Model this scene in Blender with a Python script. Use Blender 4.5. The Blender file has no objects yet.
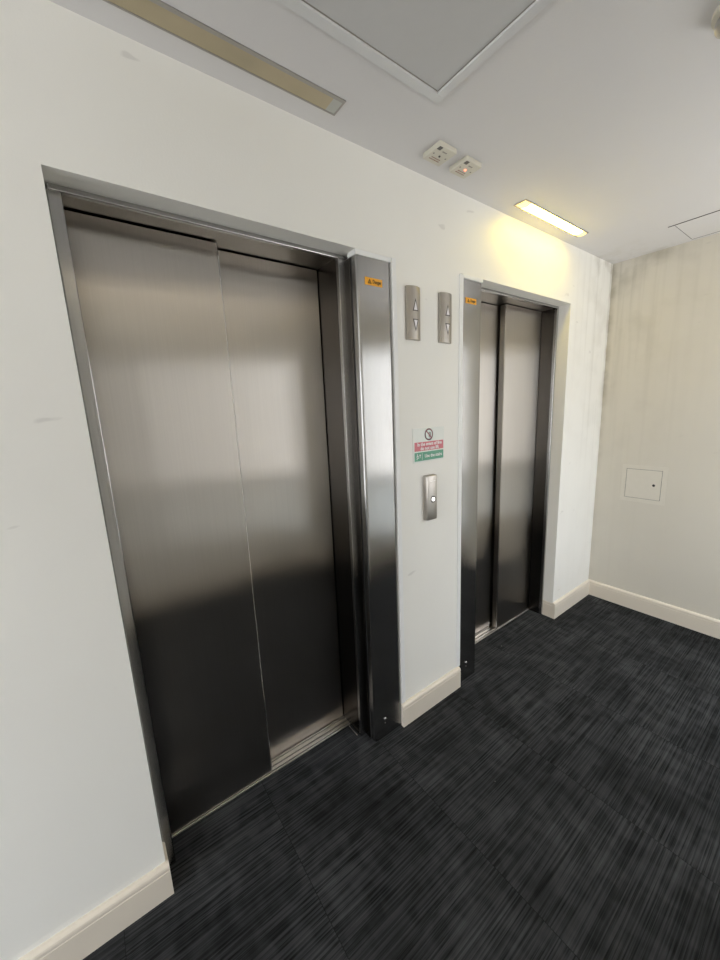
import bpy, bmesh, math, random
from mathutils import Vector, Matrix

scn = bpy.context.scene
COL = scn.collection
random.seed(4)

# ------------------------------------------------------------------ camera
H = 2.383                      # ceiling height
cam_d = bpy.data.cameras.new('camera')
cam = bpy.data.objects.new('camera', cam_d); COL.objects.link(cam)
RT = Vector((0.80416396, -0.59290116, -0.04229102))
UP = Vector((0.14473812, 0.12631083, 0.98137478))
FW = Vector((0.57651643, 0.79530735, -0.18739002))
rot = Matrix((RT, UP, -FW)).transposed()
cam.matrix_world = Matrix.Translation((-3.0051, -1.1488, 1.5)) @ rot.to_4x4()
cam_d.sensor_fit = 'VERTICAL'; cam_d.sensor_height = 32.0
cam_d.lens = 369.8763 / 960 * 32.0
cam_d.clip_start = 0.02
scn.camera = cam

# ------------------------------------------------------------------ world, exposure, daylight portals
scn.view_settings.view_transform = 'Standard'
scn.view_settings.look = 'None'
scn.view_settings.gamma = 1.0
scn.view_settings.exposure = 0.76
scn.view_settings.use_curve_mapping = False
scn.cycles.sample_clamp_indirect = 4.0

world = bpy.data.worlds.new('overcast_sky'); scn.world = world
world.use_nodes = True
wn = world.node_tree; wn.nodes.clear()
wo = wn.nodes.new('ShaderNodeOutputWorld'); bg = wn.nodes.new('ShaderNodeBackground')
tc = wn.nodes.new('ShaderNodeTexCoord'); sp = wn.nodes.new('ShaderNodeSeparateXYZ')
rp = wn.nodes.new('ShaderNodeValToRGB'); mr = wn.nodes.new('ShaderNodeMapRange')
mr.inputs['From Min'].default_value = -0.3; mr.inputs['From Max'].default_value = 0.6
wn.links.new(tc.outputs['Generated'], sp.inputs[0]); wn.links.new(sp.outputs['Z'], mr.inputs['Value'])
wn.links.new(mr.outputs[0], rp.inputs[0])
# bright ground to lift the ceiling, horizon band dimmed to soften reflections, then sky
for k, (z, c) in enumerate([(-0.24, (0.80, 0.80, 0.78)), (-0.14, (0.50, 0.50, 0.50)), (0.16, (0.48, 0.49, 0.50)), (0.30, (0.96, 1.0, 1.05))]):
    pos = (z + 0.3) / 0.9
    e = rp.color_ramp.elements[k] if k < 2 else rp.color_ramp.elements.new(pos)
    e.position = pos; e.color = (*c, 1)
wn.links.new(rp.outputs[0], bg.inputs['Color']); bg.inputs['Strength'].default_value = 5.4
wn.links.new(bg.outputs[0], wo.inputs[0])

# windows opposite the lifts, the left one added to light the near wall: (x0, x1, z0, z1)
YB = -1.75                     # inner face of the opposite wall
XL = -6.2                      # far left end of the corridor
WINDOWS = [(-1.12, -0.06, 0.14, 2.10), (-5.9, -4.45, 0.14, 2.10)]
TRANSOM = 0.80                 # clear glass above; tinted panes added below to light floor and lower walls
ADDED_ENDWIN = (-1.68, -0.08, 0.08, 2.22)      # unseen tall window added in the left end wall for light: y0, y1, z0, z1
for i, (x0, x1, z0, z1) in enumerate(WINDOWS):
    ld = bpy.data.lights.new('daylight_portal', 'AREA'); ld.shape = 'RECTANGLE'
    ld.size = x1 - x0; ld.size_y = z1 - z0; ld.cycles.is_portal = True
    lo = bpy.data.objects.new('daylight_portal', ld); COL.objects.link(lo)
    lo.location = ((x0 + x1) / 2, YB - 0.13, (z0 + z1) / 2)
    lo.rotation_euler = (math.radians(90), 0, 0)      # faces +y, into the room

ld = bpy.data.lights.new('daylight_portal', 'AREA'); ld.shape = 'RECTANGLE'
ld.size = ADDED_ENDWIN[1] - ADDED_ENDWIN[0]; ld.size_y = ADDED_ENDWIN[3] - ADDED_ENDWIN[2]; ld.cycles.is_portal = True
lo = bpy.data.objects.new('daylight_portal', ld); COL.objects.link(lo)
lo.location = (XL - 0.09, (ADDED_ENDWIN[0] + ADDED_ENDWIN[1]) / 2, (ADDED_ENDWIN[2] + ADDED_ENDWIN[3]) / 2)
lo.rotation_euler = (math.radians(90), 0, math.radians(-90))   # faces +x

# ------------------------------------------------------------------ material helpers
def mat(name):
    m = bpy.data.materials.new(name); m.use_nodes = True
    return m, m.node_tree, m.node_tree.nodes['Principled BSDF']

def N(nt, kind, **kw):
    n = nt.nodes.new(kind)
    for k, v in kw.items():
        if k in n.inputs: n.inputs[k].default_value = v
        else: setattr(n, k, v)
    return n

def mapped(nt, scale, rot=(0, 0, 0)):
    g = N(nt, 'ShaderNodeNewGeometry'); mp = N(nt, 'ShaderNodeMapping')
    mp.inputs['Scale'].default_value = scale; mp.inputs['Rotation'].default_value = rot
    nt.links.new(g.outputs['Position'], mp.inputs['Vector'])
    return mp.outputs[0], g

def plain(name, col, rough=0.5, metal=0.0, noise=0.03, nscale=30.0, bump=0.0):
    m, nt, b = mat(name)
    v, g = mapped(nt, (1, 1, 1))
    nz = N(nt, 'ShaderNodeTexNoise'); nz.inputs['Scale'].default_value = nscale
    nt.links.new(v, nz.inputs['Vector'])
    mx = N(nt, 'ShaderNodeMix', data_type='RGBA')
    mx.inputs['A'].default_value = (*[c * (1 - noise) for c in col], 1)
    mx.inputs['B'].default_value = (*[min(1, c * (1 + noise)) for c in col], 1)
    nt.links.new(nz.outputs[0], mx.inputs['Factor'])
    nt.links.new(mx.outputs['Result'], b.inputs['Base Color'])
    b.inputs['Roughness'].default_value = rough; b.inputs['Metallic'].default_value = metal
    if bump:
        bp = N(nt, 'ShaderNodeBump'); bp.inputs['Strength'].default_value = bump; bp.inputs['Distance'].default_value = 0.001
        nt.links.new(nz.outputs[0], bp.inputs['Height']); nt.links.new(bp.outputs[0], b.inputs['Normal'])
    return m

def brushed(name, col, rough=0.25, aniso=-0.65, streak=0.06):
    """vertically brushed stainless steel: highlights stretch sideways"""
    m = bpy.data.materials.new(name); m.use_nodes = True; nt = m.node_tree; nt.nodes.clear()
    out = N(nt, 'ShaderNodeOutputMaterial'); b = N(nt, 'ShaderNodeBsdfAnisotropic'); b.distribution = 'BECKMANN'
    nt.links.new(b.outputs[0], out.inputs[0])
    v, g = mapped(nt, (260, 260, 2.2))
    nz = N(nt, 'ShaderNodeTexNoise'); nz.inputs['Scale'].default_value = 1.0; nz.inputs['Detail'].default_value = 3
    nt.links.new(v, nz.inputs['Vector'])
    mx = N(nt, 'ShaderNodeMix', data_type='RGBA')
    mx.inputs['A'].default_value = (*[c * (1 - streak) for c in col], 1)
    mx.inputs['B'].default_value = (*[min(1, c * (1 + streak)) for c in col], 1)
    nt.links.new(nz.outputs[0], mx.inputs['Factor'])
    nt.links.new(mx.outputs['Result'], b.inputs['Color'])
    b.inputs['Roughness'].default_value = rough
    b.inputs['Anisotropy'].default_value = aniso
    cr = N(nt, 'ShaderNodeVectorMath', operation='CROSS_PRODUCT'); ad = N(nt, 'ShaderNodeVectorMath', operation='ADD')
    cr.inputs[1].default_value = (0, 0, 1)
    nt.links.new(g.outputs['True Normal'], cr.inputs[0])
    nt.links.new(cr.outputs[0], ad.inputs[0]); ad.inputs[1].default_value = (1e-4, 0, 0)
    nt.links.new(ad.outputs[0], b.inputs['Tangent'])
    return m

def emit(name, col, strength):
    m, nt, b = mat(name)
    b.inputs['Base Color'].default_value = (*col, 1)
    b.inputs['Emission Color'].default_value = (*col, 1)
    b.inputs['Emission Strength'].default_value = strength
    b.inputs['Roughness'].default_value = 0.3
    return m

def ramp(nt, src, a, b_, ca=(0, 0, 0, 1), cb=(1, 1, 1, 1)):
    r = N(nt, 'ShaderNodeValToRGB'); r.color_ramp.elements[0].position = a; r.color_ramp.elements[1].position = b_
    r.color_ramp.elements[0].color = ca; r.color_ramp.elements[1].color = cb
    nt.links.new(src, r.inputs[0]); return r.outputs[0]

def math_(nt, op, a, b=None, clamp=False):
    n = N(nt, 'ShaderNodeMath', operation=op); n.use_clamp = clamp
    for i, v in enumerate((a, b)):
        if v is None: continue
        if isinstance(v, (int, float)): n.inputs[i].default_value = v
        else: nt.links.new(v, n.inputs[i])
    return n.outputs[0]

def wall_paint(name, col, stain_col, damp=1.0, marks=1.0):
    """emulsion paint, with damp streaks running down near the x=0,y=0 corner and a few scuffs"""
    m, nt, b = mat(name)
    g = N(nt, 'ShaderNodeNewGeometry'); s = N(nt, 'ShaderNodeSeparateXYZ')
    nt.links.new(g.outputs['Position'], s.inputs[0])
    X, Y, Z = s.outputs
    d = math_(nt, 'ADD', math_(nt, 'ABSOLUTE', X), math_(nt, 'ABSOLUTE', Y))        # distance along either wall from the corner
    near = math_(nt, 'SUBTRACT', 1.0, math_(nt, 'DIVIDE', d, 0.62), True)
    top = N(nt, 'ShaderNodeMapRange'); top.inputs['From Min'].default_value = 0.9; top.inputs['From Max'].default_value = 2.3
    top.inputs['To Min'].default_value = 0.15; nt.links.new(Z, top.inputs['Value'])
    mp = N(nt, 'ShaderNodeMapping'); mp.inputs['Scale'].default_value = (26, 26, 0.9); nt.links.new(g.outputs['Position'], mp.inputs['Vector'])
    st = N(nt, 'ShaderNodeTexNoise'); st.inputs['Scale'].default_value = 1.0; st.inputs['Detail'].default_value = 4; nt.links.new(mp.outputs[0], st.inputs['Vector'])
    streak = ramp(nt, st.outputs[0], 0.50, 0.72)
    bl = N(nt, 'ShaderNodeTexNoise'); bl.inputs['Scale'].default_value = 5.4; bl.inputs['Detail'].default_value = 6
    nt.links.new(g.outputs['Position'], bl.inputs['Vector'])
    blot = ramp(nt, bl.outputs[0], 0.48, 0.70)
    # thin dark line in the very corner and under the ceiling
    corner = math_(nt, 'SUBTRACT', 1.0, math_(nt, 'DIVIDE', d, 0.035), True)
    ceil_d = math_(nt, 'SUBTRACT', H, Z)
    ceilm = math_(nt, 'MULTIPLY', math_(nt, 'SUBTRACT', 1.0, math_(nt, 'DIVIDE', ceil_d, 0.16), True), near)
    f1 = math_(nt, 'MULTIPLY', math_(nt, 'MULTIPLY', streak, near), top.outputs[0])
    f2 = math_(nt, 'MULTIPLY', math_(nt, 'MULTIPLY', blot, near), top.outputs[0])
    f3 = math_(nt, 'MULTIPLY', math_(nt, 'MULTIPLY', corner, top.outputs[0]), ramp(nt, bl.outputs[0], 0.34, 0.58))
    f = math_(nt, 'ADD', math_(nt, 'ADD', math_(nt, 'MULTIPLY', f1, 0.55), math_(nt, 'MULTIPLY', f2, 0.55)),
              math_(nt, 'ADD', math_(nt, 'MULTIPLY', f3, 1.5), math_(nt, 'MULTIPLY', ceilm, math_(nt, 'MULTIPLY', blot, 0.9))), True)
    f = math_(nt, 'MULTIPLY', f, damp)
    # broad uneven paint + rare small scuffs
    n3 = N(nt, 'ShaderNodeTexNoise'); n3.inputs['Scale'].default_value = 2.2; n3.inputs['Detail'].default_value = 4
    nt.links.new(g.outputs['Position'], n3.inputs['Vector'])
    uneven = N(nt, 'ShaderNodeMix', data_type='RGBA')
    uneven.inputs['A'].default_value = (*[c * 0.965 for c in col], 1); uneven.inputs['B'].default_value = (*[min(1, c * 1.03) for c in col], 1)
    nt.links.new(n3.outputs[0], uneven.inputs['Factor'])
    mp2 = N(nt, 'ShaderNodeMapping'); mp2.inputs['Scale'].default_value = (9, 9, 22); mp2.inputs['Rotation'].default_value = (0.2, 0.5, 0)
    nt.links.new(g.outputs['Position'], mp2.inputs['Vector'])
    sc = N(nt, 'ShaderNodeTexNoise'); sc.inputs['Scale'].default_value = 1.0; sc.inputs['Detail'].default_value = 2
    nt.links.new(mp2.outputs[0], sc.inputs['Vector'])
    scuff = math_(nt, 'MULTIPLY', ramp(nt, sc.outputs[0], 0.735, 0.78), 0.30 * marks)
    m1 = N(nt, 'ShaderNodeMix', data_type='RGBA'); m1.inputs['B'].default_value = (*stain_col, 1)
    nt.links.new(uneven.outputs['Result'], m1.inputs['A']); nt.links.new(f, m1.inputs['Factor'])
    m2 = N(nt, 'ShaderNodeMix', data_type='RGBA'); m2.inputs['B'].default_value = (0.30, 0.28, 0.26, 1)
    nt.links.new(m1.outputs['Result'], m2.inputs['A']); nt.links.new(scuff, m2.inputs['Factor'])
    nt.links.new(m2.outputs['Result'], b.inputs['Base Color'])
    b.inputs['Roughness'].default_value = 0.55
    fn = N(nt, 'ShaderNodeTexNoise'); fn.inputs['Scale'].default_value = 160; nt.links.new(g.outputs['Position'], fn.inputs['Vector'])
    bp = N(nt, 'ShaderNodeBump'); bp.inputs['Strength'].default_value = 0.12; bp.inputs['Distance'].default_value = 0.002
    nt.links.new(fn.outputs[0], bp.inputs['Height']); nt.links.new(bp.outputs[0], b.inputs['Normal'])
    return m

def carpet_mat():
    m, nt, b = mat('carpet_tiles')
    g = N(nt, 'ShaderNodeNewGeometry')
    s = N(nt, 'ShaderNodeSeparateXYZ'); nt.links.new(g.outputs['Position'], s.inputs[0])
    X, Y, Z = s.outputs
    T = 0.5
    tx = math_(nt, 'DIVIDE', math_(nt, 'ADD', X, 0.13), T); ty = math_(nt, 'DIVIDE', math_(nt, 'ADD', Y, 0.06), T)
    fx = math_(nt, 'FLOOR', tx); fy = math_(nt, 'FLOOR', ty)
    cb = N(nt, 'ShaderNodeCombineXYZ'); nt.links.new(fx, cb.inputs[0]); nt.links.new(fy, cb.inputs[1])
    wnz = N(nt, 'ShaderNodeTexWhiteNoise'); wnz.noise_dimensions = '2D'; nt.links.new(cb.outputs[0], wnz.inputs['Vector'])
    tile = wnz.outputs['Value']
    # ribs along x: fine lines across y, offset per tile
    off = N(nt, 'ShaderNodeVectorMath', operation='MULTIPLY_ADD')
    nt.links.new(wnz.outputs['Color'], off.inputs[0]); off.inputs[1].default_value = (7, 7, 0); nt.links.new(g.outputs['Position'], off.inputs[2])
    def stripes(sx, sy, det=2):
        mp = N(nt, 'ShaderNodeMapping'); mp.inputs['Scale'].default_value = (sx, sy, 1); nt.links.new(off.outputs[0], mp.inputs['Vector'])
        n = N(nt, 'ShaderNodeTexNoise'); n.inputs['Scale'].default_value = 1; n.inputs['Detail'].default_value = det
        nt.links.new(mp.outputs[0], n.inputs['Vector']); return n.outputs[0]
    s1 = ramp(nt, stripes(4, 330, 1), 0.42, 0.62)
    s2 = ramp(nt, stripes(3, 150, 1), 0.43, 0.59)
    s3 = ramp(nt, stripes(2.5, 34), 0.38, 0.62)
    blk = ramp(nt, stripes(17, 11, 1), 0.42, 0.60)      # woven blocks across
    v = math_(nt, 'MULTIPLY', s1, 0.22)
    v = math_(nt, 'ADD', v, math_(nt, 'MULTIPLY', s2, 0.36))
    v = math_(nt, 'ADD', v, math_(nt, 'MULTIPLY', s3, 0.09))
    v = math_(nt, 'ADD', v, math_(nt, 'MULTIPLY', blk, 0.18))
    v = math_(nt, 'ADD', v, math_(nt, 'MULTIPLY', tile, 0.12))
    # tile joints
    def joint(t):
        fr = math_(nt, 'FRACT', t); e = math_(nt, 'MINIMUM', fr, math_(nt, 'SUBTRACT', 1.0, fr))
        return math_(nt, 'GREATER_THAN', e, 0.0022)
    j = math_(nt, 'MULTIPLY', joint(tx), joint(ty))
    v = math_(nt, 'MULTIPLY', v, math_(nt, 'ADD', math_(nt, 'MULTIPLY', j, 0.6), 0.4))
    # worn and flattened patches
    w = N(nt, 'ShaderNodeTexNoise'); w.inputs['Scale'].default_value = 3.3; w.inputs['Detail'].default_value = 5
    nt.links.new(g.outputs['Position'], w.inputs['Vector'])
    wr = ramp(nt, w.outputs[0], 0.36, 0.60, (0.5, 0.5, 0.5, 1), (1, 1, 1, 1))
    v = math_(nt, 'MULTIPLY', v, wr)
    # specks of lint
    vo = N(nt, 'ShaderNodeTexVoronoi'); vo.inputs['Scale'].default_value = 5.5; nt.links.new(g.outputs['Position'], vo.inputs['Vector'])
    speck = math_(nt, 'LESS_THAN', vo.outputs['Distance'], 0.012)
    col = N(nt, 'ShaderNodeMix', data_type='RGBA')
    col.inputs['A'].default_value = (0.0018, 0.0019, 0.0020, 1); col.inputs['B'].default_value = (0.078, 0.081, 0.086, 1)
    nt.links.new(v, col.inputs['Factor'])
    c2 = N(nt, 'ShaderNodeMix', data_type='RGBA'); c2.inputs['B'].default_value = (0.35, 0.35, 0.34, 1)
    nt.links.new(col.outputs['Result'], c2.inputs['A']); nt.links.new(speck, c2.inputs['Factor'])
    nt.links.new(c2.outputs['Result'], b.inputs['Base Color'])
    b.inputs['Roughness'].default_value = 0.85; b.inputs['Specular IOR Level'].default_value = 0.15
    bp = N(nt, 'ShaderNodeBump'); bp.inputs['Strength'].default_value = 0.6; bp.inputs['Distance'].default_value = 0.003
    nt.links.new(v, bp.inputs['Height']); nt.links.new(bp.outputs[0], b.inputs['Normal'])
    return m

M = {}
M['wall'] = wall_paint('white_wall_paint', (0.86, 0.845, 0.80), (0.46, 0.43, 0.37), 0.85, 0.7)
M['endwall'] = wall_paint('cream_wall_paint', (0.64, 0.605, 0.53), (0.36, 0.335, 0.27), 0.80, 0.5)
M['ceiling'] = wall_paint('ceiling_paint', (0.73, 0.715, 0.715), (0.50, 0.47, 0.40), 0.55, 0.0)
M['skirting'] = plain('cream_gloss_skirting', (0.74, 0.67, 0.57), 0.38, noise=0.03, nscale=12)
M['bead'] = plain('white_gloss_bead', (0.84, 0.84, 0.83), 0.35)
M['carpet'] = carpet_mat()
M['steel'] = brushed('brushed_steel_door', (0.54, 0.51, 0.475), 0.30, -0.74)
M['steel_col'] = brushed('brushed_steel_cover', (0.45, 0.445, 0.44), 0.27, -0.66)
M['steel_shaded'] = brushed('shaded_steel_frame', (0.15, 0.14, 0.13), 0.27, -0.5)  # jamb steel darkened: the dim reflections there are put into the colour
M['steel_head'] = brushed('brushed_steel_head', (0.30, 0.28, 0.26), 0.34, -0.3)  # same frame steel, toned for the light on the head's underside
M['plate'] = brushed('satin_nickel_plate', (0.49, 0.46, 0.425), 0.42, -0.3)
M['alu'] = plain('ribbed_aluminium', (0.72, 0.68, 0.64), 0.33, 1.0)
M['dark'] = plain('black_gap', (0.012, 0.012, 0.012), 0.7)
M['grey_dark'] = plain('dark_grey_surround', (0.10, 0.09, 0.085), 0.45)
M['screw'] = plain('bright_screw', (0.85, 0.85, 0.85), 0.12, 1.0)
M['arrow'] = plain('white_arrow_lens', (0.86, 0.84, 0.86), 0.25)
M['orange'] = plain('orange_label', (0.90, 0.42, 0.03), 0.4)
M['black_ink'] = plain('black_ink', (0.03, 0.02, 0.01), 0.5)
M['white_ink'] = plain('white_ink', (0.86, 0.86, 0.86), 0.5)
M['sign_white'] = plain('white_sign_plastic', (0.80, 0.82, 0.78), 0.35)
M['red'] = plain('faded_red_print', (0.62, 0.17, 0.20), 0.4)
M['symbol_red'] = plain('dark_red_print', (0.42, 0.10, 0.14), 0.4)
M['green'] = plain('sign_green_print', (0.10, 0.34, 0.22), 0.4)
M['box'] = plain('ivory_plastic', (0.66, 0.63, 0.54), 0.4)
M['brown_ink'] = plain('brown_print', (0.36, 0.22, 0.17), 0.5)
M['grey_ink'] = plain('grey_print', (0.28, 0.26, 0.23), 0.5)
M['lamp_frame'] = plain('grey_metal_trim', (0.40, 0.38, 0.36), 0.35, 0.6)
M['amber'] = plain('yellowed_lens', (0.46, 0.39, 0.255), 0.45, noise=0.18, nscale=9)
M['lens_end'] = plain('grey_lens_end', (0.50, 0.51, 0.48), 0.35, 0.3)
M['hatch'] = plain('hatch_board', (0.60, 0.595, 0.59), 0.7, noise=0.02)
M['hatch_trim'] = plain('hatch_trim_metal', (0.71, 0.71, 0.71), 0.4, 0.0)
M['panel'] = plain('cream_access_door', (0.67, 0.635, 0.56), 0.45)
M['glow_lens'] = emit('lit_tube_lens', (1.0, 0.76, 0.10), 16.0)
M['glow_end'] = emit('yellow_lens_end', (1.0, 0.70, 0.25), 1.1)
M['red_led'] = emit('red_led', (1.0, 0.16, 0.08), 2.5)
M['white_led'] = emit('white_lit_button', (1.0, 0.98, 0.95), 1.6)
M['shaft'] = plain('bare_shaft_block', (0.05, 0.05, 0.05), 0.9)
M['window_frame'] = plain('grey_window_frame', (0.55, 0.56, 0.57), 0.4)
gm = bpy.data.materials.new('window_glass'); gm.use_nodes = True; gt = gm.node_tree; gt.nodes.clear()
go = gt.nodes.new('ShaderNodeOutputMaterial'); ga = gt.nodes.new('ShaderNodeBsdfTransparent'); gb = gt.nodes.new('ShaderNodeBsdfGlossy')
gx = gt.nodes.new('ShaderNodeMixShader'); gx.inputs[0].default_value = 0.07; gb.inputs['Roughness'].default_value = 0.02
gt.links.new(ga.outputs[0], gx.inputs[1]); gt.links.new(gb.outputs[0], gx.inputs[2]); gt.links.new(gx.outputs[0], go.inputs[0])
M['glass'] = gm
gm2 = gm.copy(); gm2.name = 'grey_tinted_glass'
for n_ in gm2.node_tree.nodes:
    if n_.type == 'BSDF_TRANSPARENT': n_.inputs[0].default_value = (0.52, 0.54, 0.55, 1)
M['tinted'] = gm2
M['glow_lens_soft'] = emit('softly_lit_tube_lens', (1.0, 0.86, 0.62), 5.0)

# ------------------------------------------------------------------ mesh helpers
class MB:
    """collects shapes in world coordinates, then links them as one mesh object"""
    def __init__(s): s.bm = bmesh.new()
    def box(s, x0, x1, y0, y1, z0, z1, bev=0.0, seg=2):
        x0, x1 = sorted((x0, x1)); y0, y1 = sorted((y0, y1)); z0, z1 = sorted((z0, z1))
        r = bmesh.ops.create_cube(s.bm, size=1.0)
        bmesh.ops.scale(s.bm, vec=(x1 - x0, y1 - y0, z1 - z0), verts=r['verts'])
        bmesh.ops.translate(s.bm, vec=((x0 + x1) / 2, (y0 + y1) / 2, (z0 + z1) / 2), verts=r['verts'])
        if bev:
            es = list({e for v in r['verts'] for e in v.link_edges})
            bmesh.ops.bevel(s.bm, geom=es, offset=bev, segments=seg, affect='EDGES', profile=0.5)
        return s
    def prism(s, prof, axis, a, b):
        """closed profile (list of 2D points) swept along an axis from a to b"""
        def P(p, t):
            if axis == 'x': return (t, p[0], p[1])
            if axis == 'y': return (p[0], t, p[1])
            return (p[0], p[1], t)
        va = [s.bm.verts.new(P(p, a)) for p in prof]; vb = [s.bm.verts.new(P(p, b)) for p in prof]
        n = len(prof)
        for i in range(n):
            s.bm.faces.new((va[i], va[(i + 1) % n], vb[(i + 1) % n], vb[i]))
        s.bm.faces.new(va[::-1]); s.bm.faces.new(vb)
        return s
    def lathe(s, c, prof, axis='z', seg=32):
        """prof: (radius, height) pairs along the axis from c"""
        rings = []
        for r, h in prof:
            ring = []
            for k in range(seg):
                a = 2 * math.pi * k / seg; u, w = r * math.cos(a), r * math.sin(a)
                p = {'z': (u, w, h), 'y': (u, h, w), 'x': (h, u, w)}[axis]
                ring.append(s.bm.verts.new((c[0] + p[0], c[1] + p[1], c[2] + p[2])))
            rings.append(ring)
        for a, b in zip(rings, rings[1:]):
            for k in range(seg): s.bm.faces.new((a[k], a[(k + 1) % seg], b[(k + 1) % seg], b[k]))
        s.bm.faces.new(rings[0]); s.bm.faces.new(rings[-1][::-1])
        return s
    def build(s, name, m, parent=None, smooth=False):
        bmesh.ops.recalc_face_normals(s.bm, faces=s.bm.faces)
        me = bpy.data.meshes.new(name); 
        loc = Vector((0, 0, 0))
        p = parent
        while p is not None: loc = loc + p.location; p = p.parent
        if parent is None:
            lo = Vector((min(v.co.x for v in s.bm.verts), min(v.co.y for v in s.bm.verts), min(v.co.z for v in s.bm.verts)))
            hi = Vector((max(v.co.x for v in s.bm.verts), max(v.co.y for v in s.bm.verts), max(v.co.z for v in s.bm.verts)))
            own = Vector(((lo.x + hi.x) / 2, (lo.y + hi.y) / 2, lo.z)); loc = own
        bmesh.ops.translate(s.bm, vec=-loc, verts=s.bm.verts)
        s.bm.to_mesh(me); s.bm.free()
        if smooth:
            for f in me.polygons: f.use_smooth = True
            me.set_sharp_from_angle(angle=math.radians(35))
        me.materials.append(m)
        o = bpy.data.objects.new(name, me); COL.objects.link(o)
        if parent is None: o.location = own
        else: o.parent = parent
        return o

def box(*a, **k): return MB().box(*a, **k)

def struct(o): o['kind'] = 'structure'; return o
def tag(o, label, cat, group=None):
    o['label'] = label; o['category'] = cat
    if group: o['group'] = group
    return o
def thing(name, label, cat, loc, group=None):
    o = bpy.data.objects.new(name, None); COL.objects.link(o)
    o.location = loc; o.empty_display_size = 0.05
    return tag(o, label, cat, group)

def lettering(name, body, size, m, parent, origin, right, up, align='CENTER', thick=0.0003, bold=0.0, xs=1.0):
    """real letters, lying in the plane spanned by right and up"""
    cu = bpy.data.curves.new(name, 'FONT'); cu.body = body; cu.size = size; cu.extrude = thick
    cu.align_x = align; cu.align_y = 'CENTER'; cu.offset = bold; cu.resolution_u = 3; cu.space_line = 0.85
    tmp = bpy.data.objects.new('tmp', cu); COL.objects.link(tmp)
    bpy.context.view_layer.update()
    me = bpy.data.meshes.new_from_object(tmp.evaluated_get(bpy.context.evaluated_depsgraph_get()))
    bpy.data.objects.remove(tmp); bpy.data.curves.remove(cu)
    r = Vector(right); u = Vector(up); n = r.cross(u)
    loc = Vector((0, 0, 0)); p = parent
    while p is not None: loc += p.location; p = p.parent
    o_ = Vector(origin) - loc
    for v in me.vertices: v.co = o_ + r * v.co.x * xs + u * v.co.y + n * v.co.z
    me.name = name; me.materials.clear(); me.materials.append(m)
    o = bpy.data.objects.new(name, me); COL.objects.link(o); o.parent = parent
    return o

# ------------------------------------------------------------------ key measures of the two lift openings
LX0, LX1, ZL = -2.996, -1.983, 2.058
RX0, RX1, ZR = -1.576, -0.556, 2.070
WT = 0.30                                   # lift wall thickness

# ------------------------------------------------------------------ structure
w = MB()
w.box(XL, LX0 - 0.004, 0, WT, 0, H); w.box(LX0 - 0.004, LX1, 0, WT, ZL, H); w.box(LX1, RX0, 0, WT, 0, H)
w.box(RX0, RX1, 0, WT, ZR, H); w.box(RX1, 0.12, 0, WT, 0, H)
struct(w.build('wall_front', M['wall']))
struct(box(0, 0.12, YB - 0.2, 0, 0, H).build('wall_right', M['endwall']))
w = MB(); ey0, ey1, ez0, ez1 = ADDED_ENDWIN
w.box(XL - 0.12, XL, YB - 0.2, ey0, 0, H); w.box(XL - 0.12, XL, ey0, ey1, 0, ez0); w.box(XL - 0.12, XL, ey0, ey1, ez1, H); w.box(XL - 0.12, XL, ey1, WT, 0, H)
struct(w.build('wall_left', M['wall']))
f = MB(); t = 0.05; ym = (ey0 + ey1) / 2; x0, x1 = XL - 0.08, XL - 0.03
f.box(x0, x1, ey0, ey0 + t, ez0, ez1, 0.004); f.box(x0, x1, ey1 - t, ey1, ez0, ez1, 0.004); f.box(x0, x1, ey0 + t, ey1 - t, ez0, ez0 + t, 0.004)
f.box(x0, x1, ey0 + t, ey1 - t, ez1 - t, ez1, 0.004); f.box(x0, x1, ym - t / 2, ym + t / 2, ez0 + t, ez1 - t, 0.004)
wf = struct(f.build('window_3', M['window_frame']))
MB().box(XL - 0.058, XL - 0.052, ey0 + t, ym - t / 2, ez0 + t, ez1 - t).build('pane', M['glass'], wf)
MB().box(XL - 0.058, XL - 0.052, ym + t / 2, ey1 - t, ez0 + t, ez1 - t).build('pane', M['glass'], wf)
w = MB(); xs = XL
for (x0, x1, z0, z1) in sorted(WINDOWS):
    w.box(xs, x0, YB - 0.2, YB, 0, H); w.box(x0, x1, YB - 0.2, YB, 0, z0); w.box(x0, x1, YB - 0.2, YB, z1, H); xs = x1
w.box(xs, 0, YB - 0.2, YB, 0, H)
struct(w.build('wall_back', M['wall']))
struct(box(XL - 0.12, 0.12, YB - 0.2, WT, -0.1, 0).build('floor', M['carpet']))
struct(box(XL - 0.12, 0.12, YB - 0.2, WT, H, H + 0.12).build('ceiling', M['ceiling']))
for i, (x0, x1, z0, z1) in enumerate(WINDOWS):
    f = MB(); y0, y1 = YB - 0.14, YB - 0.09; t = 0.05; xm = (x0 + x1) / 2
    f.box(x0, x0 + t, y0, y1, z0, z1, 0.004); f.box(x1 - t, x1, y0, y1, z0, z1, 0.004)
    f.box(x0 + t, x1 - t, y0, y1, z0, z0 + t, 0.004); f.box(x0 + t, x1 - t, y0, y1, z1 - t, z1, 0.004)
    f.box(xm - t / 2, xm + t / 2, y0, y1, z0 + t, z1 - t, 0.004)
    f.box(x0 + t, x1 - t, y0, y1, TRANSOM - t / 2, TRANSOM + t / 2, 0.004)
    wf = struct(f.build('window_%d' % (i + 1), M['window_frame']))
    for (a, c_) in ((x0 + t, xm - t / 2), (xm + t / 2, x1 - t)):
        MB().box(a, c_, YB - 0.118, YB - 0.112, TRANSOM + t / 2, z1 - t).build('pane', M['glass'], wf)
        MB().box(a, c_, YB - 0.118, YB - 0.112, z0 + t, TRANSOM - t / 2).build('pane', M['tinted'], wf)
    sl = MB(); sl.box(x0 - 0.03, x1 + 0.03, YB - 0.09, YB + 0.03, z0 - 0.02, z0, 0.004); sl.build('window_sill', M['bead'], wf)

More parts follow.
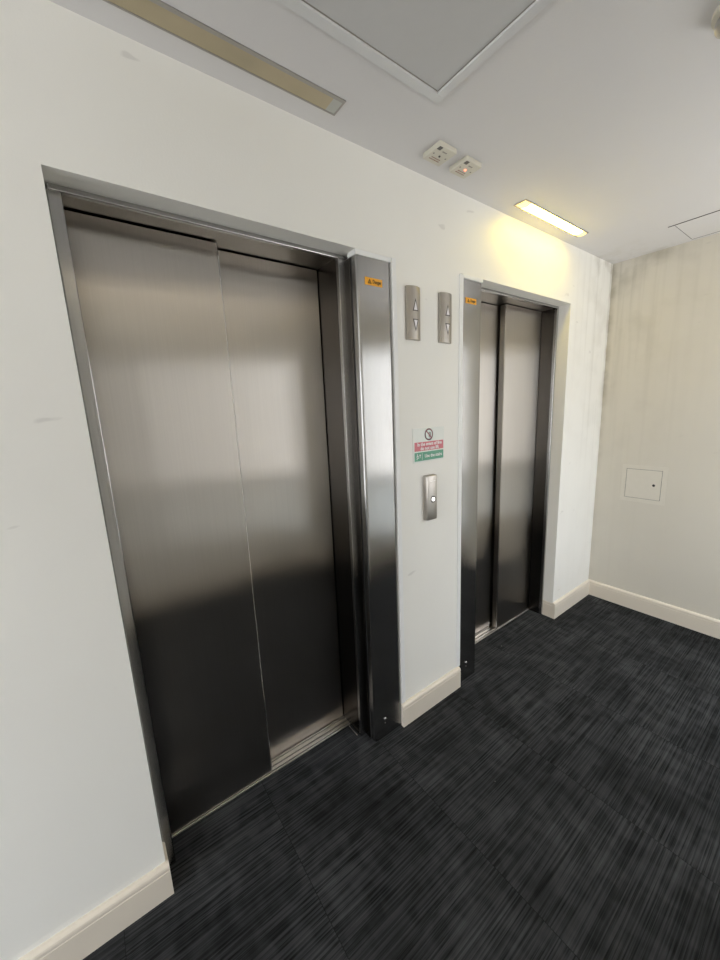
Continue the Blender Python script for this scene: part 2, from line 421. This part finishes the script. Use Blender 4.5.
# unseen dark door added behind the camera to darken reflections in the jambs
dm = plain('dark_door_paint', (0.05, 0.05, 0.055), 0.4)
dr1 = struct(box(-4.35, -3.45, YB - 0.01, YB + 0.035, 0.004, 2.06, 0.004).build('added_door_1', dm))
h_ = MB(); h_.lathe((-3.56, YB + 0.035, 1.02), [(0.026, 0), (0.026, 0.008), (0.010, 0.010), (0.010, 0.045)], 'y', 24); h_.box(-3.68, -3.55, YB + 0.072, YB + 0.090, 1.010, 1.030, 0.005)
h_.build('door_handle', M['screw'], dr1, True)

# skirting boards: profile with a rounded top and a fine groove
T, HB = 0.018, 0.117
def skirt_profile(sign=-1, at=0.0):
    pts = [(0, 0), (T, 0), (T, 0.092), (T - 0.002, 0.0935), (T - 0.002, 0.0955), (T, 0.097), (T, 0.105), (T - 0.002, 0.111), (T - 0.007, 0.1155), (T - 0.011, HB), (0, HB)]
    return [(at + sign * p[0], p[1]) for p in pts]
def skirting(name, pieces):
    b = MB()
    for (ax, at, sign, a, c) in pieces:
        b.prism(skirt_profile(sign, at), ax, a, c)
    return struct(b.build(name, M['skirting']))
skirting('baseboard_left', [('x', 0, -1, XL, LX0 + 0.004), ('y', LX0 - T + 0.004, 1, 0.0, 0.068)])
skirting('baseboard_front', [('x', 0, -1, LX1 - 0.006, RX0 + 0.004)])
skirting('baseboard_corner', [('y', RX1 + T - 0.003, -1, 0.0, 0.068), ('x', 0, -1, RX1 - 0.003, -T)])
skirting('baseboard_right', [('y', 0, -1, 0, YB)])
skirting('baseboard_back', [('x', YB, 1, XL, -4.36), ('x', YB, 1, -3.44, -T)])
# thin white beads round the side panels of the lifts
b = MB(); b.box(LX1, LX1 + 0.022, -0.004, 0.0, HB, ZL + 0.0, 0.0015); struct(b.build('trim_1', M['bead']))
b = MB(); b.box(-2.150, LX1, 0.0, 0.05, 2.041, ZL, 0.0015); struct(b.build('trim_2', M['bead']))
b = MB(); b.box(RX0 - 0.010, RX0 + 0.016, -0.004, 0.02, HB, ZR - 0.003, 0.0015); b.box(RX0 + 0.016, -1.418, -0.003, 0.05, 2.054, ZR, 0.0015); struct(b.build('trim_3', M['bead']))

# ------------------------------------------------------------------ the two lifts
YF, YP1, YP2, PT = 0.068, 0.166, 0.216, 0.035     # frame front, near panel, far panel, panel thickness
ZD = 2.048                                         # underside of the frame head

def elevator(label, mirror, ox0, ox1, cx0, cx1, zt, col0, col1, xmid, sticker, screw_z, headscrew):
    """ox: opening in wall, cx: clear door width, col: side cover. mirror=False: cover on the right"""
    root = thing('elevator', label, 'elevator', ((cx0 + cx1) / 2, YF, 0))
    zc = zt - 0.016
    # head
    h = MB(); h.box(ox0 if not mirror else col1, ox1 if mirror else col0, YF, YF + 0.016, zc, zt - 0.0015, 0.003)
    h.build('frame_edge', M['steel_col'], root)  # front lip split off in a brighter steel to look lit
    h = MB(); h.box(cx0 - 0.02, cx1 + 0.02, YF + 0.0165, WT - 0.002, zc + 0.006, zt - 0.003)
    hd = h.build('frame_head', M['steel_head'], root)
    MB().lathe((headscrew, 0.074 + 0.016, zc + 0.0065), [(0.0045, 0), (0.0045, -0.002), (0.0025, -0.0035)], 'z', 12).build('screw', M['screw'], hd, True)
    # jambs
    for (a, c_) in ((ox0, cx0), (cx1, ox1)):
        iscol = (a == cx1 and not mirror) or (c_ == cx0 and mirror)
        if iscol:
            if not mirror: a, c_ = cx1, cx1 + 0.034
            else: a, c_ = cx0 - 0.034, cx0
        j = MB()
        z0 = HB if not iscol else 0.0
        lo, hi = (a - 0.003 if a == LX0 else a + 0.0015), c_ - 0.0005
        j.box(lo, hi, YF, YF + 0.02, 0.002 , zc + 0.0005, 0.003)
        j.build('frame_edge', M['steel_col'], root); j = MB()  # jamb fronts take the brighter steel too, as if lit
        inner = (hi - 0.012, hi) if c_ == cx0 else (lo, lo + 0.012)
        j.box(inner[0], inner[1], YF + 0.0205, WT - 0.004, 0.002, zc + 0.006)
        if not iscol: pass
        j.build('frame_jamb', M['steel_shaded'], root)
    # side cover with rounded corner on the door side
    y1 = 0.1; r = 0.011
    c = MB()
    if not mirror:
        prof = [(col1, 0.001), (col1, y1)]
        prof += [(col0, y1), (col0, 0.001 + r)]
        prof += [(col0 + r - r * math.cos(t), 0.001 + r - r * math.sin(t)) for t in [math.radians(a) for a in (18, 36, 54, 72, 90)]]
    else:
        prof = [(col0, y1), (col0, 0.001)]
        prof += [(col1 - 0.004, 0.001), (col1 - 0.0012, 0.0022), (col1, 0.005), (col1, y1)]
    c.prism(prof, 'z', 0.003, zt - 0.018)
    cov = c.build('side_cover', M['steel_col'], root, True)
    if not mirror:   # shadow joint and inner return strip between the cover and the frame
        MB().box(col0 - 0.0006, col0 + 0.004, 0.031, 0.036, 0.003, zt - 0.019).build('joint', M['dark'], cov)
        MB().box(col0 - 0.004, col0 + 0.0005, 0.038, YF + 0.001, 0.003, zt - 0.019, 0.001).build('return_strip', M['steel_shaded'], cov)
        MB().box(col1 - 0.0008, col1 + 0.0115, 0.018, 0.1, 0.003, zt - 0.019).build('joint', M['dark'], cov)
    sx = col0 + (col1 - col0) * (0.40 if not mirror else 0.42)
    k = MB(); k.lathe((sx, 0.001, screw_z), [(0.0085, 0.0), (0.0085, -0.0015), (0.006, -0.0035), (0.003, -0.0045)], 'y', 20)
    k.build('screw', M['screw'], cov, True)
    MB().lathe((sx - 0.001, 0.001, screw_z - 0.02), [(0.003, 0.0), (0.003, -0.001)], 'y', 12).build('keyhole', M['grey_dark'], cov)
    # orange warning label on the cover
    a, b_, z0, z1 = sticker
    st = MB().box(a, b_, -0.0012, 0.001, z0, z1, 0.0004).build('warning_label', M['orange'], cov)
    st['label'] = 'small orange warning label'
    zm = (z0 + z1) / 2; hh = (z1 - z0)
    t = MB()
    tx = a + 0.30 * (b_ - a) - 0.004; s_ = hh * 0.33
    def tri(cx, cz, s): return [(cx - s * 1.05, cz - s * 0.9), (cx + s * 1.05, cz - s * 0.9), (cx, cz + s)]
    o3, i3 = tri(tx, zm, s_), tri(tx, zm - s_ * 0.08, s_ * 0.52)
    vo = [t.bm.verts.new((p[0], -0.0015, p[1])) for p in o3]; vi = [t.bm.verts.new((p[0], -0.0015, p[1])) for p in i3]
    for q in range(3): t.bm.faces.new((vo[q], vo[(q + 1) % 3], vi[(q + 1) % 3], vi[q]))
    bmesh.ops.solidify(t.bm, geom=t.bm.faces[:], thickness=0.0003)
    t.box(tx - s_ * 0.08, tx + s_ * 0.08, -0.0017, -0.0012, zm - s_ * 0.4, zm + s_ * 0.2)
    # symbol and word are printed on the label: same sub-part level, joined into the label's child list of the cover
    sy = t.build('warning_symbol', M['black_ink'], cov)
    lettering('warning_word', 'Danger', hh * 0.66, M['black_ink'], cov, ((tx + s_ + b_) / 2, -0.0014, zm), (1, 0, 0), (0, 0, 1), bold=0.0004, xs=0.80)
    # door panels: near one nearest the camera side of the slot
    if not mirror: near, far = (cx0 + 0.001, xmid), (xmid - 0.03, cx1 - 0.002)
    else: near, far = (xmid, cx1 - 0.001), (cx0 + 0.002, xmid + 0.03)
    for (p0, p1), y in ((near, YP1), (far, YP2)):
        d = MB().box(p0, p1, y, y + PT, 0.007, zc + 0.0025, 0.0012, 1).build('door_panel', M['steel'], root)
        if y == YP1:   # bright strip added to draw the glint on the near panel's edge
            ex = (p1 - 0.0035, p1 + 0.0004) if not mirror else (p0 - 0.0004, p0 + 0.0035)
            MB().box(ex[0], ex[1], y - 0.0016, y + 0.004, 0.008, zc + 0.002, 0.0009, 1).build('edge_glint', M['screw'], d)
    # sill: ribbed aluminium
    s = MB()
    yy = 0.160
    for wd, gp in ((0.005, 0.006), (0.013, 0.006), (0.016, 0.005), (0.010, 0.006), (0.013, 0.005), (0.010, 0.006), (0.014, 0.006), (0.014, 0.0)):
        s.box(cx0 - 0.004, cx1 + 0.004, yy, yy + wd, -0.004, 0.0055, 0.0008, 1); yy += wd + gp
    s.build('sill', M['alu'], root)
    return root

e1 = elevator('large near brushed steel lift entrance, its steel side panel standing right of the doors', False,
              LX0, LX1, -2.970, -2.180, ZL, -2.147, -1.996, -2.578,
              (-2.111, -2.031, 1.946, 1.972), 0.093, -2.351)
e2 = elevator('far brushed steel lift entrance beside the room corner, its side panel left of the doors', True,
              RX0, RX1, -1.365, -0.575, ZR, -1.560, -1.423, -0.968,
              (-1.540, -1.464, 1.953, 1.977), 0.103, -1.276)
# lift shaft behind the doors
struct(box(LX0 - 0.1, RX1 + 0.1, WT, WT + 0.05, -0.1, H).build('wall_shaft', M['shaft']))
# narrow bright strip on the carpet at the recess
tag(box(-2.1895, -2.1865, 0.088, 0.156, 0.0, 0.0012).build('carpet_strip', M['alu']), 'thin bright strip on the carpet at the right foot of the near lift doorway', 'strip')

# ------------------------------------------------------------------ wall indicators
def arc_prof(x0, x1, dep, r_edge=0.004):
    """plan outline of a plate that bows outwards from the wall"""
    xc = (x0 + x1) / 2; hw = (x1 - x0) / 2; pts = [(x0, 0.0)]
    base = dep * 0.5
    for i in range(13):
        u = -1 + 2 * i / 12
        yy = base + (dep - base) * (1 - u * u)
        if abs(u) > 0.99: yy = base
        pts.append((xc + u * hw, -yy))
    pts.append((x1, 0.0))
    return pts
IND_D = 0.022
def indicator(x0, z0, label):
    x1 = x0 + 0.073; z1 = z0 + 0.201; xc = (x0 + x1) / 2
    root = thing('lift_indicator', label, 'indicator', (xc, 0, z0), 'hall indicators on the pier between the lifts')
    MB().prism(arc_prof(x0, x1, IND_D), 'z', z0, z1).build('faceplate', M['plate'], root, True)
    for up in (True, False):
        a0, a1 = (z0 + 0.108, z0 + 0.156) if up else (z0 + 0.030, z0 + 0.078)
        hw = 0.0145
        def tri(k, y, hgt):
            cz = (a0 + a1) / 2; h2 = (a1 - a0) / 2 * k; w2 = hw * k
            cz += (-1 if up else 1) * (a1 - a0) / 2 * (1 - k) * 0.5
            if up: return [(xc - w2, cz - h2), (xc + w2, cz - h2), (xc, cz + h2)]
            return [(xc - w2, cz + h2), (xc, cz - h2), (xc + w2, cz + h2)]
        sr = MB().prism(tri(1.0, 0, 0), 'y', -IND_D + 0.004, -IND_D - 0.0004).build('arrow_surround', M['grey_dark'], root)
        MB().prism(tri(0.66, 0, 0), 'y', -IND_D + 0.003, -IND_D - 0.0010).build('up_arrow' if up else 'down_arrow', M['arrow'], sr)
    return root
indicator(-1.915, 1.768, 'grey steel up and down arrow indicator, the one nearer the large near lift')
indicator(-1.722, 1.769, 'grey steel up and down arrow indicator, the one beside the far lift side panel')

# call button plate
x0, x1, z0, z1, dp = -1.824, -1.756, 0.992, 1.197, 0.026
cb_ = thing('call_button', 'steel call plate with a round lit white button below the fire sign', 'call button', ((x0 + x1) / 2, 0, z0))
b = MB(); b.prism([(x0, 0.0), (x0 + 0.002, -dp + 0.008), (x0 + 0.0045, -dp + 0.0025), (x0 + 0.011, -dp), (x1 - 0.011, -dp), (x1 - 0.0045, -dp + 0.0025), (x1 - 0.002, -dp + 0.008), (x1, 0.0)], 'z', z0, z1)
es = [e for e in b.bm.edges if abs(e.verts[0].co.z - e.verts[1].co.z) < 1e-6 and min(e.verts[0].co.y, e.verts[1].co.y) < -dp + 0.009 and max(e.verts[0].co.y, e.verts[1].co.y) < -0.004]
bmesh.ops.bevel(b.bm, geom=es, offset=0.005, segments=3, affect='EDGES', profile=0.5)
b.build('faceplate', M['plate'], cb_, True)
xc, zc = (x0 + x1) / 2 + 0.001, 1.088
ring = MB().lathe((xc, -dp + 0.001, zc), [(0.0155, 0), (0.0155, -0.0015), (0.014, -0.0022)], 'y', 28).build('button_ring', M['grey_dark'], cb_, True)
MB().lathe((xc, -dp - 0.001, zc), [(0.0085, 0), (0.0085, -0.0025), (0.007, -0.0036), (0.004, -0.0042)], 'y', 28).build('button', M['white_led'], ring, True)
for k in (-1, 0, 1):
    MB().box(xc + k * 0.012 - 0.0035, xc + k * 0.012 + 0.0035, -dp - 0.0005, -dp + 0.001, 1.1705, 1.1735).build('marking', M['white_ink'], cb_)

# ------------------------------------------------------------------ fire sign
sx0, sx1, sz0, sz1 = -1.886, -1.688, 1.259, 1.409
sw, sh = sx1 - sx0, sz1 - sz0
sg = thing('fire_sign', 'white, red and green fire notice on the pier above the call button', 'sign', ((sx0 + sx1) / 2, 0, sz0))
MB().box(sx0, sx1, -0.0025, 0, sz0, sz1, 0.0008).build('sign_board', M['sign_white'], sg)
def sz(f): return sz1 - f * sh
rb = MB().box(sx0 + 0.045 * sw, sx1 - 0.03 * sw, -0.0031, -0.002, sz(0.665), sz(0.405)).build('red_band', M['red'], sg)
gb_ = MB().box(sx0 + 0.045 * sw, sx1 - 0.03 * sw, -0.0031, -0.002, sz(0.955), sz(0.70)).build('green_band', M['green'], sg)
cxs = (sx0 + sx1) / 2 + 0.004
lettering('lettering', 'In the event of fire', 0.0205, M['white_ink'], rb, (cxs, -0.0033, sz(0.475)), (1, 0, 0), (0, 0, 1), bold=0.0005)
lettering('lettering', 'do not use lift', 0.0205, M['white_ink'], rb, (cxs, -0.0033, sz(0.598)), (1, 0, 0), (0, 0, 1), bold=0.0005)
lettering('lettering', 'Use the stairs', 0.0200, M['white_ink'], gb_, (sx0 + 0.64 * sw, -0.0033, sz(0.828)), (1, 0, 0), (0, 0, 1), bold=0.0005)
# green band pictogram: running figure with an arrow, then a divider
p = MB()
px, pz = sx0 + 0.13 * sw, sz(0.83)
p.box(sx0 + 0.275 * sw, sx0 + 0.283 * sw, -0.0035, -0.003, sz(0.93), sz(0.725))
p.lathe((px, -0.003, pz + 0.010), [(0.0032, 0), (0.0032, -0.0005)], 'y', 12)
def stroke(mb, a, b, wd, y0=-0.0036, y1=-0.0029):
    d = Vector((b[0] - a[0], b[1] - a[1])); n = Vector((-d.y, d.x)).normalized() * wd / 2
    mb.prism([(a[0] + n.x, a[1] + n.y), (a[0] - n.x, a[1] - n.y), (b[0] - n.x, b[1] - n.y), (b[0] + n.x, b[1] + n.y)], 'y', y0, y1)
for a, b2 in (((0.000, 0.006), (0.003, -0.003)), ((0.003, -0.003), (0.009, -0.006)), ((0.003, -0.003), (-0.004, -0.011)), ((0, 0.005), (0.008, 0.001)), ((0, 0.005), (-0.006, 0.0)),
              ((0.016, -0.004), (0.016, 0.010)), ((0.016, 0.010), (0.012, 0.005)), ((0.016, 0.010), (0.020, 0.005))):
    stroke(p, (px + a[0], pz + a[1]), (px + b2[0], pz + b2[1]), 0.0026)
p.build('stairs_pictogram', M['white_ink'], gb_)
# prohibition disc
ccx, ccz, ro, ri = (sx0 + sx1) / 2 - 0.001, sz(0.20), 0.0262, 0.0205
p = MB(); seg = 40
ang = [2 * math.pi * k / seg for k in range(seg)]
o_, i_ = [], []
for a in ang:
    o_.append(p.bm.verts.new((ccx + ro * math.cos(a), -0.003, ccz + ro * math.sin(a)))); i_.append(p.bm.verts.new((ccx + ri * math.cos(a), -0.003, ccz + ri * math.sin(a))))
for k in range(seg): p.bm.faces.new((o_[k], o_[(k + 1) % seg], i_[(k + 1) % seg], i_[k]))
bmesh.ops.solidify(p.bm, geom=p.bm.faces[:], thickness=0.0006)
stroke(p, (ccx - 0.0155, ccz + 0.0155), (ccx + 0.0155, ccz - 0.0155), 0.004)
pr = p.build('prohibition_ring', M['symbol_red'], sg)
p = MB()
stroke(p, (ccx + 0.001, ccz + 0.010), (ccx + 0.001, ccz - 0.013), 0.003, -0.0031, -0.0024); stroke(p, (ccx + 0.012, ccz + 0.006), (ccx + 0.012, ccz - 0.013), 0.003, -0.0031, -0.0024)
stroke(p, (ccx, ccz + 0.0095), (ccx + 0.013, ccz + 0.0065), 0.003, -0.0031, -0.0024); stroke(p, (ccx, ccz - 0.0125), (ccx + 0.0135, ccz - 0.0125), 0.003, -0.0031, -0.0024)
p.lathe((ccx + 0.0065, -0.0025, ccz + 0.002), [(0.0026, 0), (0.0026, -0.0006)], 'y', 12)
stroke(p, (ccx + 0.0065, ccz - 0.001), (ccx + 0.0065, ccz - 0.010), 0.0055, -0.0031, -0.0024)
p.build('lift_pictogram', M['grey_ink'], sg)

# ------------------------------------------------------------------ ceiling lights
def ceiling_light(x0, x1, y0, y1, lit, label, lens_m='glow_lens'):
    root = thing('ceiling_light', label, 'ceiling light', ((x0 + x1) / 2, (y0 + y1) / 2, H))
    t = 0.005 if lit else 0.0045
    f = MB(); zb = H - 0.003
    f.box(x0, x1, y0, y0 + t, zb, H); f.box(x0, x1, y1 - t, y1, zb, H)
    f.box(x0, x0 + t, y0 + t, y1 - t, zb, H); f.box(x1 - t, x1, y0 + t, y1 - t, zb, H)
    if not lit: f.box(x0 + t, x1 - t, y0 + t, y0 + t + 0.007, H - 0.0022, H)
    f.build('trim_frame', M['lamp_frame'], root)
    ya, yb = y0 + t + (0.007 if not lit else 0), y1 - t
    if lit:
        def lens(a, c_, m, nm): # slightly bowed lens
            n = 6; pr = [(ya, H - 0.0005)]
            pr += [(ya + (yb - ya) * k / n, H - 0.001 - 0.006 * math.sin(math.pi * k / n)) for k in range(1, n)] + [(yb, H - 0.0005)]
            MB().prism(pr, 'x', a, c_).build(nm, m, root, True)
        lens(x0 + t, x0 + 0.055, M['glow_end'], 'lens_end'); lens(x0 + 0.055, x1 - 0.045, M[lens_m], 'lens'); lens(x1 - 0.045, x1 - t, M['glow_end'], 'lens_end')
    else:
        MB().box(x0 + 0.035, x1 - 0.035, ya, yb, H - 0.0018, H).build('lens', M['amber'], root)
        MB().box(x0 + t, x0 + 0.035, ya, yb, H - 0.0016, H).build('lens_end', M['lens_end'], root)
        MB().box(x1 - 0.035, x1 - t, ya, yb, H - 0.0016, H).build('lens_end', M['lens_end'], root)
    return root
ceiling_light(-2.875, -2.258, -0.130, -0.066, False, 'slim recessed ceiling light, switched off, with a yellowed lens over the near lift')
ceiling_light(-1.290, -0.673, -0.126, -0.066, True, 'slim recessed ceiling light glowing yellow in front of the far lift')
ceiling_light(-2.75, -2.13, -1.68, -1.62, True, 'slim recessed ceiling light glowing yellow along the wall opposite the lifts', 'glow_lens_soft')

# ------------------------------------------------------------------ ceiling boxes
def ceiling_box(x0, lit, label):
    x1 = x0 + 0.085; y0, y1 = -0.172, -0.089; hb = 0.017
    root = thing('ceiling_box', label, 'switch box', ((x0 + x1) / 2, (y0 + y1) / 2, H), 'ivory boxes on the ceiling')
    MB().box(x0, x1, y0, y1, H - hb, H, 0.0025).build('casing', M['box'], root, True)
    zf = H - hb
    MB().box(x0 + 0.003, x0 + 0.019, y0 + 0.003, y0 + 0.019, zf - 0.0006, zf + 0.001).build('dark_emblem', M['grey_dark'], root)
    MB().lathe((x0 + 0.041, y0 + 0.041, zf + 0.001), [(0.0038, 0), (0.0038, -0.003), (0.002, -0.0045)], 'z', 16).build('indicator_lamp', M['red_led'] if lit else M['grey_dark'], root, True)
    for sx in (0.011, 0.071):
        MB().lathe((x0 + sx, y0 + 0.040, zf + 0.001), [(0.0032, 0), (0.0032, -0.0016)], 'z', 12).build('screw', M['grey_ink'], root)
    # small print: one grey line beside the emblem, two brown lines below the lamp
    m_ = MB()
    for k in range(4): m_.box(x0 + 0.032 + k * 0.0055, x0 + 0.0362 + k * 0.0055, y0 + 0.016, y0 + 0.021, zf - 0.0004, zf + 0.001)
    m_.build('small_print', M['grey_ink'], root)
    m_ = MB()
    for row, (n, xo) in enumerate(((7, 0.018), (8, 0.015))):
        for k in range(n):
            m_.box(x0 + xo + k * 0.0062, x0 + xo + 0.0045 + k * 0.0062, y0 + 0.054 + row * 0.009, y0 + 0.0585 + row * 0.009, zf - 0.0004, zf + 0.001)
    m_.build('small_print', M['brown_ink'], root)
    return root
ceiling_box(-1.901, False, 'ivory square box on the ceiling without any light showing')
ceiling_box(-1.759, True, 'ivory square box on the ceiling with a glowing red lamp')

# ------------------------------------------------------------------ ceiling hatches
hx0, hx1, hy0, hy1 = -2.95, -2.030, -1.195, -0.273
ht = thing('ceiling_hatch', 'large square access hatch in the ceiling before the near lift', 'hatch', ((hx0 + hx1) / 2, (hy0 + hy1) / 2, H))
t = 0.026
f = MB(); f.box(hx0, hx1, hy1 - t, hy1, H - 0.007, H, 0.001); f.box(hx0, hx1, hy0, hy0 + t, H - 0.007, H, 0.001)
f.box(hx0, hx0 + t, hy0 + t, hy1 - t, H - 0.007, H, 0.001); f.box(hx1 - t, hx1, hy0 + t, hy1 - t, H - 0.007, H, 0.001)
f.build('hatch_frame', M['hatch_trim'], ht)
MB().box(hx0 + t, hx1 - t, hy0 + t, hy1 - t, H - 0.001, H).build('hatch_board', M['hatch'], ht)
g = MB(); 
for (a, c_, d, e) in ((hx0 + t, hx1 - t, hy1 - t - 0.003, hy1 - t), (hx1 - t - 0.003, hx1 - t, hy0 + t, hy1 - t - 0.003)):
    g.box(a, c_, d, e, H - 0.0015, H - 0.0008)
g.build('joint', M['grey_ink'], ht)

hx0, hx1, hy0, hy1 = -0.357, -0.030, -0.94, -0.385
ht = thing('ceiling_hatch', 'smaller ceiling hatch close against the end wall', 'hatch', ((hx0 + hx1) / 2, (hy0 + hy1) / 2, H))
MB().box(hx0 + 0.003, hx1, hy1 - 0.026, hy1, H - 0.0025, H, 0.0006).build('hatch_frame', M['ceiling'], ht)
MB().box(hx0 + 0.003, hx1, hy0, hy0 + 0.026, H - 0.0025, H, 0.0006).build('hatch_frame', M['ceiling'], ht)
MB().box(hx0 + 0.003, hx1 - 0.012, hy0 + 0.029, hy1 - 0.029, H - 0.0025, H, 0.0006).build('hatch_board', M['ceiling'], ht)
g = MB(); g.box(hx0, hx0 + 0.003, hy0, hy1, H - 0.003, H); g.box(hx0 + 0.003, hx1 - 0.01, hy1 - 0.029, hy1 - 0.026, H - 0.002, H)
g.build('joint', M['grey_dark'], ht)
MB().box(hx1 - 0.0, hx1 + 0.0015, hy0, hy1, H - 0.002, H).build('joint', M['grey_ink'], ht)

# smoke detector at the top right
dx, dy = -1.642, -0.858
sd = thing('smoke_detector', 'round grey smoke detector on the ceiling at the top right edge', 'smoke detector', (dx, dy, H))
MB().lathe((dx, dy, H), [(0.056, 0), (0.056, -0.010), (0.050, -0.013)], 'z', 40).build('base_ring', M['box'], sd, True)
MB().lathe((dx, dy, H - 0.0125), [(0.044, 0), (0.044, -0.006), (0.049, -0.008), (0.048, -0.020), (0.040, -0.027), (0.024, -0.031)], 'z', 40).build('sensor_head', M['lamp_frame'], sd, True)
MB().lathe((dx + 0.010, dy + 0.030, H - 0.028), [(0.003, 0), (0.003, -0.006)], 'z', 12).build('indicator_lamp', M['dark'], sd)

# ------------------------------------------------------------------ access panel in the end wall
ay0, ay1, az0, az1 = -0.417, -0.162, 0.789, 1.044
ap = thing('access_panel', 'small square cream access panel with a round black lock on the end wall', 'access panel', (0, (ay0 + ay1) / 2, az0))
t = 0.026
f = MB(); X0 = -0.0035
f.box(X0, 0, ay0, ay1, az0, az0 + t, 0.001); f.box(X0, 0, ay0, ay1, az1 - t, az1, 0.001)
f.box(X0, 0, ay0, ay0 + t, az0 + t, az1 - t, 0.001); f.box(X0, 0, ay1 - t, ay1, az0 + t, az1 - t, 0.001)
f.build('panel_frame', M['panel'], ap)
MB().box(-0.0006, 0, ay0 + t, ay1 - t, az0 + t, az1 - t).build('joint', M['grey_dark'], ap)
dr = MB().box(X0, 0, ay0 + t + 0.0025, ay1 - t - 0.0025, az0 + t + 0.0025, az1 - t - 0.0025, 0.0008).build('panel_door', M['panel'], ap)
MB().lathe((X0 + 0.0005, -0.350, 0.916), [(0.0085, 0), (0.0085, -0.001), (0.006, -0.0015)], 'x', 24).build('lock', M['dark'], dr, True)
